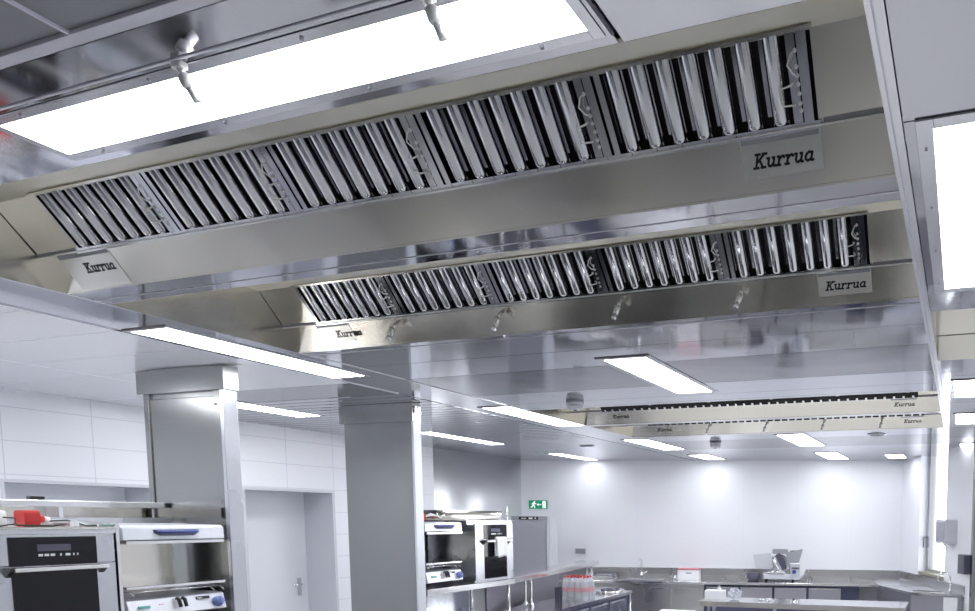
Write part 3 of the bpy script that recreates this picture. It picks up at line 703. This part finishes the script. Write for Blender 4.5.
# back counter : along the back wall, worktop at .89
zb = E-1.03
t = empty('back_counter', BM @ Vector((-3.2, -.35, 0)), 'long steel counter with upstand along the white back wall', 'counter')
MB(BM).box(-6.0, -.02, -.72, -.012, zb-.04, zb).build('worktop', 'bright', t, .003)
b = MB(BM); b.box(-6.0, -.02, -.012, -.002, zb, E-.86); b.box(-6.0, -.02, -.035, -.012, zb, zb+.05); b.build('upstand', 'satinc', t)
b = MB(BM); b.box(-6.0, -.02, -.04, -.002, E-.86, E-.852); b.build('upstand_edge', 'bright', t)
b = MB(BM); b.box(-6.0, -3.3, -.66, -.02, .12, zb-.04); b.build('sink_cabinet', 'satinc', t)
b = MB(BM); b.box(-3.3, -.75, -.60, -.02, .12, zb-.04); b.build('drawer_carcass', 'navy', t)
for i in range(4):
    x0 = -3.25+.56*i
    d = MB(BM).box(x0, x0+.52, -.66, -.60, zb-.36, zb-.085).build('drawer', 'fridge', t)
    MB(BM).box(x0+.04, x0+.48, -.685, -.66, zb-.10, zb-.088).build('drawer_handle', 'bright', d)
for x0 in (-5.2, -4.3, -3.8):
    d = MB(BM).box(x0, x0+.46, -.672, -.66, .15, zb-.09).build('cabinet_door', 'satinc', t)
    MB(BM).box(x0+.05, x0+.41, -.69, -.672, zb-.125, zb-.112).build('door_handle', 'bright', d)
for x in (-5.9, -3.3, -1.0): MB(BM).tube([(x, -.6, 0), (x, -.6, .12)], .02, 8).build('foot', 'grey', t)
# faucet and sink bits
xf = (Vector((-5.30, 10.74, 0))-B).dot(U)
t = empty('faucet', BM @ Vector((xf, -.12, zb)), 'tall chrome faucet on the back counter, between bottle pack and white box', 'faucet')
MB(BM).lathe([(.035, zb), (.035, zb+.01), (.022, zb+.02), (.022, zb+.09), (.016, zb+.10)], (xf, -.12, 0), 12).build('faucet_body', 'chrome', t)
MB(BM).tube([(xf, -.12, zb+.09), (xf, -.12, zb+.30), (xf-.005, -.16, zb+.335), (xf-.01, -.24, zb+.335), (xf-.01, -.27, zb+.31)], .012, 8).build('spout', 'chrome', t)
MB(BM).tube([(xf, -.12, zb+.08), (xf+.07, -.13, zb+.09), (xf+.10, -.13, zb+.12)], .008, 8).build('lever', 'chrome', t)
t = empty('sink_basin', BM @ Vector((xf+.12, -.4, zb-.01)), 'sunken steel sink basin in front of the tall faucet', 'sink')
b = MB(BM); 
for a_ in ((xf-.22, xf-.20, -.62, -.2), (xf+.45, xf+.47, -.62, -.2), (xf-.20, xf+.45, -.62, -.60), (xf-.20, xf+.45, -.22, -.2)): b.box(a_[0], a_[1], a_[2], a_[3], zb, zb+.008)
b.build('rim', 'chrome', t)
MB(BM).box(xf-.20, xf+.45, -.60, -.22, zb+.001, zb+.003).build('bowl', 'grey', t)
xs = xf-.85
t = empty('dish_tray', BM @ Vector((xs, -.3, zb)), 'steel tray with a dark sponge on the back counter, left of the faucet', 'tray')
b = MB(BM); b.box(xs-.1, xs+.42, -.45, -.12, zb, zb+.008); b.box(xs-.1, xs+.42, -.45, -.44, zb, zb+.05); b.box(xs-.1, xs+.42, -.13, -.12, zb, zb+.08); b.build('tray', 'bright', t)
MB(BM).rbox(xs+.1, xs+.36, -.38, -.22, zb+.009, zb+.07, .03).build('sponge', 'grey', t)
xw = (Vector((-4.719, 10.9, 0))-B).dot(U) + .07
t = empty('storage_box', BM @ Vector((xw+.18, -.2, zb)), 'white box with a red lid edge standing on the back counter', 'box')
MB(BM).box(xw, xw+.37, -.36, -.12, zb, zb+.165).build('box_body', 'wplas', t, .006)
MB(BM).box(xw-.004, xw+.374, -.364, -.116, zb+.165, zb+.185).build('lid', 'label', t, .003)
MB(BM).box(xw+.14, xw+.24, -.363, -.36, zb+.105, zb+.125).build('label_strip', 'grey', t)
tag(MB(BM).lathe([(.03, zb), (.035, zb+.03), (.012, zb+.04), (.012, zb+.07)], (xf+.62, -.3, 0), 10).build('steel_stopper', 'chrome'), 'small chrome stopper on the back counter, right of the faucet', 'stopper')

# meat slicer
xm = (Vector((-3.14, 11.287, 0))-B).dot(U) + .15
SM = BM @ Matrix.Translation((xm, -.36, zb))
t = empty('meat_slicer', SM @ Vector((0, 0, 0)), 'steel meat slicer standing on the back counter', 'meat slicer')
b = MB(SM); b.rbox(-.25, .30, -.16, .16, .045, .125, .03); b.build('base', 'enamel', t, .004)
for x, y in ((-.2, -.12), (.25, -.12), (-.2, .12), (.25, .12)): MB(SM).lathe([(.02, 0), (.025, .045)], (x, y, 0), 8).build('foot', 'black', t)
b = MB(SM); b.lathe([(.15, -.012), (.155, 0), (.15, .012), (.03, .03)], (.02, .02, .30), 24, 'y'); b.build('blade', 'chrome', t)
b = MB(SM); b.prism([(-.42, .44), (-.13, .47), (-.08, .22), (-.38, .20)], -.02, .0, 'y'); b.build('guide_plate', 'lplas', t)
b = MB(SM); b.prism([(.12, .47), (.40, .53), (.31, .20), (.20, .12)], -.09, -.075, 'y'); b.prism([(.12, .47), (.40, .53), (.40, .54), (.12, .48)], -.09, .03, 'y'); b.build('carriage', 'grey', t)
b = MB(SM); b.box(.20, .36, -.16, -.08, .04, .31); b.build('motor_housing', 'enamel', t, .008)
b = MB(SM); b.lathe([(.035, -.19), (.035, -.16)], (.265, 0, .17), 12, 'y'); b.build('knob', 'blue', t)
b = MB(SM); b.rbox(-.10, .16, -.06, .0, .46, .54, .02, 3, 'y'); b.build('sharpener', 'grey', t)
b = MB(SM); b.tube([(.20, -.04, .50), (.27, -.04, .50)], [.012, .022], 8); b.build('sharpener_knob', 'black', t)
b = MB(SM); b.prism([(-.05, .44), (.07, .20), (.14, .22), (.12, .33), (.02, .48)], -.12, -.08, 'y'); b.build('meat_pusher', 'dgrey', t)
b = MB(SM); b.tube([(-.10, -.13, .42), (-.02, -.13, .26), (.05, -.12, .16)], [.02, .016, .018], 10); b.build('handle', 'bright', t)
b = MB(SM); b.tube([(-.20, -.1, .14), (-.05, -.12, .17), (.12, -.13, .15)], .014, 8); b.build('slide_bar', 'chrome', t)
MB(SM).box(-.16, .10, -.165, -.06, .125, .150).build('food_tray', 'bright', t)
MB(SM).rbox(.225, .345, -.172, -.160, .215, .245, .008, 2, 'y').build('switch_panel', 'dgrey', t)
b = MB(SM); b.lathe([(.13, .04), (.13, .055)], (.33, 0, .24), 20, 'y', 1., 1.5); b.build('blade_cover', 'wplas', t)
tag(MB(SM).lathe([(.10, .002), (.115, .05), (.115, .13), (.10, .135)], (-.42, .05, 0), 20).build('steel_pot', 'dgrey'), 'dark round pot beside the meat slicer on the back counter', 'pot')

# right corner counter along the oblique wall
zr = E-.97
t = empty('corner_counter', (-.4, 10.2, 0), 'steel sink counter in the right corner under the window', 'counter')
Wp = lambda s, d=.006: (B.x+W.x*s-WN.x*d, B.y+W.y*s-WN.y*d)
poly = [Wp(.72), Wp(2.66, .006), (.05, 9.36), (-.653, 9.41), (-1.16, 10.25), (-1.33, 11.0)]
MB().prism(poly, zr-.035, zr, 'z').build('worktop', 'bright', t)
poly2 = [Wp(.80, .02), Wp(2.64, .02), (.02, 9.40), (-.63, 9.45), (-1.10, 10.27), (-1.25, 10.95)]
MB().prism(poly2, .1, zr-.035, 'z').build('cabinet', 'fridge', t)
b = MB(RM); b.box(.03, 2.66, zr, E-.862, -ZS*.003, -ZS*.02); b.build('upstand', 'satinc', t)
b = MB(RM); b.box(.03, 2.66, E-.862, E-.85, -ZS*.002, -ZS*.03); b.build('upstand_edge', 'bright', t)
b = MB(); b.box(-.20, -.02, 9.365, 9.392, .1, zr-.05); b.build('white_door', 'wplas', t)
p0 = Vector((-.12, 9.72, zr))
t = empty('faucet', p0, 'curved chrome gooseneck faucet below the window', 'faucet')
MB().lathe([(.025, zr), (.02, zr+.03), (.012, zr+.04)], (p0.x, p0.y, 0), 10).build('faucet_body', 'chrome', t)
path = [(p0.x, p0.y, zr+.03), (p0.x, p0.y, zr+.16)]
for k in range(9): a = PI*k/8; path.append((p0.x-.085+.085*math.cos(a), p0.y+.03*k/8, zr+.16+.10*math.sin(a)))
path.append((p0.x-.172, p0.y+.03, zr+.12)); MB().tube(path, .011, 8).build('spout', 'chrome', t)
t = empty('sink_basin', (-.5, 9.9, zr), 'steel sink basin in the right corner counter', 'sink')
b = MB(); sp = [(-.62, 9.62), (-.22, 9.60), (-.42, 10.30), (-.95, 10.28)]
ins = [(x*.86-.075, y*.86+1.394) for x, y in sp]
b.add([(x, y, zr+.008) for x, y in sp]+[(x, y, zr+.008) for x, y in ins]+[(x, y, zr+.0005) for x, y in sp], [(i, (i+1)%4, 4+(i+1)%4, 4+i) for i in range(4)]+[(i, (i+1)%4, 8+(i+1)%4, 8+i) for i in range(4)])
b.build('rim', 'chrome', t)
b = MB(); b.prism(ins, zr+.0005, zr+.003, 'z'); b.build('bowl', 'grey', t)
# dispensers on the right wall
def tpos(x, y): return (Vector((x, y, 0))-B).dot(W)
t0, t1 = tpos(-.19, 9.98), tpos(-.05, 9.66)
t = empty('paper_dispenser', RM @ Vector(((t0+t1)/2, E-.32, -ZS*.1)), 'steel paper towel dispenser on the wall right of the window', 'paper dispenser')
MB(RM).rbox(t0, t1, E-.31, E+.015, -ZS*.17 if ZS > 0 else .002, -ZS*.002 if ZS > 0 else .17, .03, 3, 'z').build('housing', 'lplas', t)
MB(RM).box(t0+.10, t1-.10, E-.35, E-.31, -ZS*.09, -ZS*.10).build('paper_sheet', 'cloth', t)
MB(RM).box(t0+.03, t1-.03, E-.285, E-.02, -ZS*.171, -ZS*.176).build('front_cover', 'fridge', t)
t0, t1 = tpos(.075, 9.37), tpos(.125, 9.25)
t0 -= .04; t1 += .06
t = empty('soap_dispenser', RM @ Vector(((t0+t1)/2, E-.63, -ZS*.06)), 'dark grey soap dispenser on the wall at the right edge', 'soap dispenser')
MB(RM).box(t0, t1, E-.69, E-.44, -ZS*.002, -ZS*.10).build('housing', 'dgrey', t, .006)
MB(RM).box(t0+.03, t1+.002, E-.69, E-.442, -ZS*.101, -ZS*.115).build('front_cover', 'dgrey', t, .004)
tag(MB(RM).box(2.90, 2.96, .0, zt-.45, -ZS*.002, -ZS*.05).build('corner_post', 'satinv'), 'tall grey steel strip on the wall at the right edge', 'post')

# island table with bottle pack (T3), rotated with the back room
e0, e1 = Vector((-4.31, 6.531, 0)), Vector((-4.495, 8.80, 0)); ax = (e1-e0).normalized(); L3 = (e1-e0).length
TM = frame(tuple(e0), ax, Vector((-ax.y, ax.x, 0)))         # x away from the camera, y to the left
zq = E-1.04
t = empty('island_table', TM @ Vector((.8, .25, 0)), 'steel island table carrying the bottle pack, with dark-gapped drawers', 'table')
MB(TM).rbox(-.22, L3, .0, .62, zq-.045, zq, .02).build('tabletop', 'bright', t)
MB(TM).box(-.20, L3-.05, .06, .58, .15, zq-.045).build('carcass', 'navy', t)
for i in range(4):
    x0 = -.18+.58*i
    d = MB(TM).box(x0, x0+.53, .035, .06, zq-.33, zq-.085).build('drawer', 'cool', t, .003)
    MB(TM).box(x0+.06, x0+.47, .012, .035, zq-.115, zq-.10).build('drawer_handle', 'bright', d)
b = MB(TM)
for x in (-.18, L3-.06):
    for y in (.03, .58): MB(TM).tube([(x, y, 0), (x, y, zq-.045)], .02, 8).build('leg', 'bright', t)
# oval tray at the far end
OM = TM @ Matrix.Translation((L3-.30, .235, zq))
t = empty('oval_dish', OM @ Vector((0, 0, 0)), 'oval steel dish of dark cups at the far end of the island table', 'dish')
b = MB(OM); n = 24; vs = []
for r, z in ((.20, 0), (.225, .035), (.215, .035), (.19, .006)):
    for k in range(n): a = 2*PI*k/n; vs.append((r*math.cos(a)*1.15, r*math.sin(a)*.9, z+.001))
b.add(vs, [(r*n+k, r*n+(k+1)%n, (r+1)*n+(k+1)%n, (r+1)*n+k) for r in range(3) for k in range(n)] + [tuple(range(3*n, 4*n))], True)
b.build('dish', 'bright', t)
cups = [(-.12, 0), (-.04, .08), (-.04, -.08), (.04, .0), (.12, .07), (.12, -.07)]
cup0 = None
for i, (x, y) in enumerate(cups):
    if cup0 is None:
        b = MB(OM @ Matrix.Translation((x, y, .009))); b.lathe([(.022, 0), (.036, .035), (.032, .035), (.018, .004)], (0, 0, 0), 12); cup0 = b.build('small_cup', 'dgrey'); c = cup0
    else:
        c = cup0.copy(); COL.objects.link(c); c.location = (OM @ Vector((x, y, .009)))
    tag(c, 'one of the small dark cups inside the oval steel dish', 'cup', 'small dark cups in the oval dish')
# shelf over island table
s0 = Vector((-4.61, 6.235, 0)); s1 = Vector((-4.715, 8.50, 0))
sd = (Vector((-5.371, 9.453, 0))-Vector((-4.624, 6.221, 0))).normalized()
SH = frame((-4.618, 6.235, 0), sd, Vector((-sd.y, sd.x, 0)))
t = empty('over_shelf', SH @ Vector((1, .15, 0)), 'long raised steel shelf running past the refrigerator above the bottle pack', 'shelf')
MB(SH).box(0, 3.12, 0, .30, E-.715, E-.652).build('shelf_board', 'bright', t, .004)
for x in (.58, 2.9):
    for y in (.05, .12):
        b = MB(SH); b.tube([(x, y, zq), (x, y, E-.715)], .013, 8); p = b.build('post', 'bright', t)
        MB(SH).lathe([(.013, zq-.02), (.030, zq), (.030, zq+.03), (.013, zq+.05)], (x, y, 0), 10).build('post_collar', 'chrome', p)
tag(MB(SH).box(.05, 2.3, .34, .36, .1, E-.70).build('steel_screen', 'fridge'), 'grey steel screen panel under the long raised shelf', 'panel')
tag(MB(TM).box(.95, 1.12, .46, .52, zq+.0, zq+.16).build('sponge_holder', 'dgrey'), 'dark upright holder behind the bottle pack on the island table', 'holder')

# pack of water bottles on the island table
PM = TM @ Matrix.Translation((.88, .05, zq))
def bottle(m):
    t = empty('water_bottle', None, '', 'bottle', m=m)
    b = MB(m); b.lathe([(.030, 0), (.041, .008), (.042, .06), (.039, .065), (.042, .07), (.042, .19), (.038, .225), (.018, .275), (.0145, .285), (.0145, .292)], (0, 0, 0), 14); b.build('bottle_body', 'pet', t)
    MB(m).lathe([(.0165, .290), (.0170, .294), (.0165, .312), (.012, .314)], (0, 0, 0), 12).build('cap', 'red', t)
    MB(m).lathe([(.0425, .115), (.0428, .117), (.0428, .172), (.0425, .174)], (0, 0, 0), 14).build('label', 'label', t)
    return t
b0 = None
rn = ['nearest row', 'second row', 'third row', 'fourth row', 'farthest row']; cn = ['rightmost', 'second from right', 'second from left', 'leftmost']; rn = ['nearest row', 'middle row', 'farthest row']
for i in range(3):
    for j in range(4):
        m = PM @ Matrix.Translation((.045+.087*i, .045+.087*j, 0))
        if b0 is None: b0 = bottle(m); c = b0
        else: c = copy_tree(b0); c.matrix_basis = m
        c['label'] = 'red-capped water bottle, %s in the %s of the pack' % (cn[j], rn[i]); c['group'] = 'water bottles in the pack'
b = MB(PM); b.rbox(-.002, .268, -.002, .355, .001, .24, .045, 4); bmf = b.build('shrink_wrap', 'film')
tag(bmf, 'clear film wrapped around the pack of water bottles', 'plastic wrap')

# steel table T1 in the middle foreground and T2 corner
zf = E-1.04
t = empty('prep_table', (-1.85, 8.4, 0), 'long steel prep table in front of the meat slicer', 'table')
pt = [(-3.154, 7.998), (-.61, 8.21), (-.61, 8.87), (-3.222, 8.475)]
MB().prism(pt, zf-.012, zf, 'z').build('tabletop', 'bright', t)
pe = [(-3.14, 8.02), (-.63, 8.23), (-.63, 8.85), (-3.20, 8.455)]
MB().prism(pe, zf-.07, zf-.012, 'z').build('apron', 'satin', t)
for x, y in ((-3.05, 8.08), (-.70, 8.28), (-.70, 8.78), (-3.1, 8.4), (-2.2, 8.15)): MB().box(x-.02, x+.02, y-.02, y+.02, 0, zf-.07).build('leg', 'cool', t)
b = MB(); b.prism([(-2.95, 8.2), (-.7, 8.38), (-.7, 8.75), (-2.95, 8.42)], .25, .28, 'z'); b.build('lower_shelf', 'cool', t)
t = empty('side_table', (-2.2, 6.8, 0), 'white-topped steel table whose corner shows at the bottom edge', 'table')
MB().prism([(-3.256, 7.10), (-2.85, 7.13), (-2.75, 6.5), (-3.15, 6.45)], zf-.03, zf, 'z').build('tabletop', 'wplas', t)
for x, y in ((-3.15, 7.0), (-2.9, 7.0), (-2.85, 6.6), (-3.1, 6.55)): MB().box(x-.015, x+.015, y-.015, y+.015, 0, zf-.03).build('leg', 'cool', t)
# things on T1
t = empty('paper_box', (-3.0, 8.25, zf), 'white paper box at the left end of the prep table', 'box')
MB(frame((-3.16, 8.19, zf), (1, .08, 0), (-.08, 1, 0))).box(0, .25, 0, .16, 0, .115).build('box_body', 'wplas', t, .006)
MB(frame((-3.16, 8.19, zf), (1, .08, 0), (-.08, 1, 0))).box(.02, .23, -.002, 0, .02, .10).build('front_label', 'cloth', t)
t = empty('clear_stopper', (-3.0, 8.28, zf+.115), 'small clear stopper standing on the white paper box', 'stopper')  # small bottle-cap shape set on the paper box
MB().lathe([(.035, zf+.116), (.030, zf+.13), (.012, zf+.15)], (-2.99, 8.29, 0), 12).build('base', 'wplas', t)
MB().lathe([(.014, zf+.15), (.018, zf+.165), (.006, zf+.178)], (-2.99, 8.29, 0), 10).build('tip', 'lplas', t)
def crumple(name, c, r, sc, label, cat, m_):
    n, k = 20, 12; vs = [(0, 0, 0)]; fs = []
    rnd = random.Random(3)
    for i in range(k):
        ph = PI*(i+.5)/k
        for j in range(n):
            th = 2*PI*j/n; rr_ = r*(1+rnd.uniform(-.16, .16))
            vs.append((rr_*math.sin(ph)*math.cos(th)*sc[0], rr_*math.sin(ph)*math.sin(th)*sc[1], rr_*math.cos(ph)*sc[2]))
    vs = vs[1:]
    for i in range(k-1):
        for j in range(n): fs.append((i*n+j, i*n+(j+1)%n, (i+1)*n+(j+1)%n, (i+1)*n+j))
    fs += [tuple(range(n)), tuple(range((k-1)*n, k*n))]
    mz = min(v[2] for v in vs); b = MB(Matrix.Translation((c[0], c[1], c[2]-mz))); b.add(vs, fs, False)
    return tag(b.build(name, m_), label, cat)
crumple('plastic_bag', (-2.78, 8.30, zf), .085, (1, .9, .8), 'crumpled clear plastic bag beside the white paper box', 'bag', 'pet')
t = empty('piping_tip', (-2.38, 8.3, zf), 'small steel utensil lying on the prep table, nearer the paper box', 'utensil')
MB().tube([(-2.45, 8.28, zf+.012), (-2.36, 8.30, zf+.012)], [.012, .010], 8).build('handle', 'chrome', t)
MB().lathe([(.03, zf), (.03, zf+.03), (.022, zf+.035)], (-2.32, 8.31, 0), 12).build('cup', 'chrome', t)
t = empty('knobbed_disc', (-2.0, 8.33, zf), 'small round steel disc with a knob on the prep table, left of its middle', 'pan')  # flat steel disc with a knob, its use not known
MB().lathe([(.055, zf), (.05, zf+.010), (.01, zf+.018)], (-2.0, 8.33, 0), 16).build('disc', 'chrome', t)
MB().lathe([(.010, zf+.018), (.018, zf+.035), (.008, zf+.045)], (-2.0, 8.33, 0), 10).build('knob', 'dgrey', t)
# steel box on middle pillar side / wall thermostat
t = empty('wall_socket', (xl+.02, 6.75, E-.35), 'small white wall panel between the door and the middle pillar', 'wall panel')
MB().box(xl+.002, xl+.02, 6.66, 6.83, E-.60, E-.14).build('plate', 'lplas', t, .003)
b = MB()
for i in range(4): b.box(xl+.02, xl+.024, 6.69, 6.80, E-.56+.11*i, E-.49+.11*i)
b.build('slots', 'wplas', t)

# ---------------------------------------------------------------- world, camera, view
w = bpy.data.worlds.new('world'); bpy.context.scene.world = w; w.use_nodes = True
w.node_tree.nodes['Background'].inputs[0].default_value = (.93, .96, 1., 1); w.node_tree.nodes['Background'].inputs[1].default_value = 5.
f, ppx, ppy, yaw, pitch, roll = 677.42, 745.42, 575.14, .3076, -.0823, .0074
ca, sa, cb, sb, cc, sc_ = math.cos(yaw), math.sin(yaw), math.cos(pitch), math.sin(pitch), math.cos(roll), math.sin(roll)
r = Vector((ca, sa, 0)); fw = Vector((-sa, ca, 0)); u = Vector((0, 0, 1))
f2 = cb*fw + sb*u; u2 = -sb*fw + cb*u; r3 = cc*r + sc_*u2; u3 = -sc_*r + cc*u2
cam = bpy.data.cameras.new('camera'); co = bpy.data.objects.new('camera', cam); COL.objects.link(co)
co.matrix_world = Matrix(((r3.x, u3.x, -f2.x, 0), (r3.y, u3.y, -f2.y, 0), (r3.z, u3.z, -f2.z, E), (0, 0, 0, 1)))
cam.sensor_fit = 'HORIZONTAL'; cam.sensor_width = 36; cam.lens = f*36/975
cam.shift_x = (487.5-ppx)/975; cam.shift_y = (ppy-305.5)/975; cam.clip_start = .02; cam.clip_end = 100
S_ = bpy.context.scene; S_.camera = co
S_.view_settings.view_transform = 'Standard'; S_.view_settings.look = 'None'; S_.view_settings.gamma = 1; S_.view_settings.exposure = 0.72
S_.view_settings.use_curve_mapping = False
c = S_.cycles; c.use_adaptive_sampling = False; c.use_denoising = True; c.max_bounces = 10; c.diffuse_bounces = 5; c.glossy_bounces = 6; c.transmission_bounces = 6
c.sample_clamp_indirect = 6; c.caustics_reflective = True; c.blur_glossy = .5
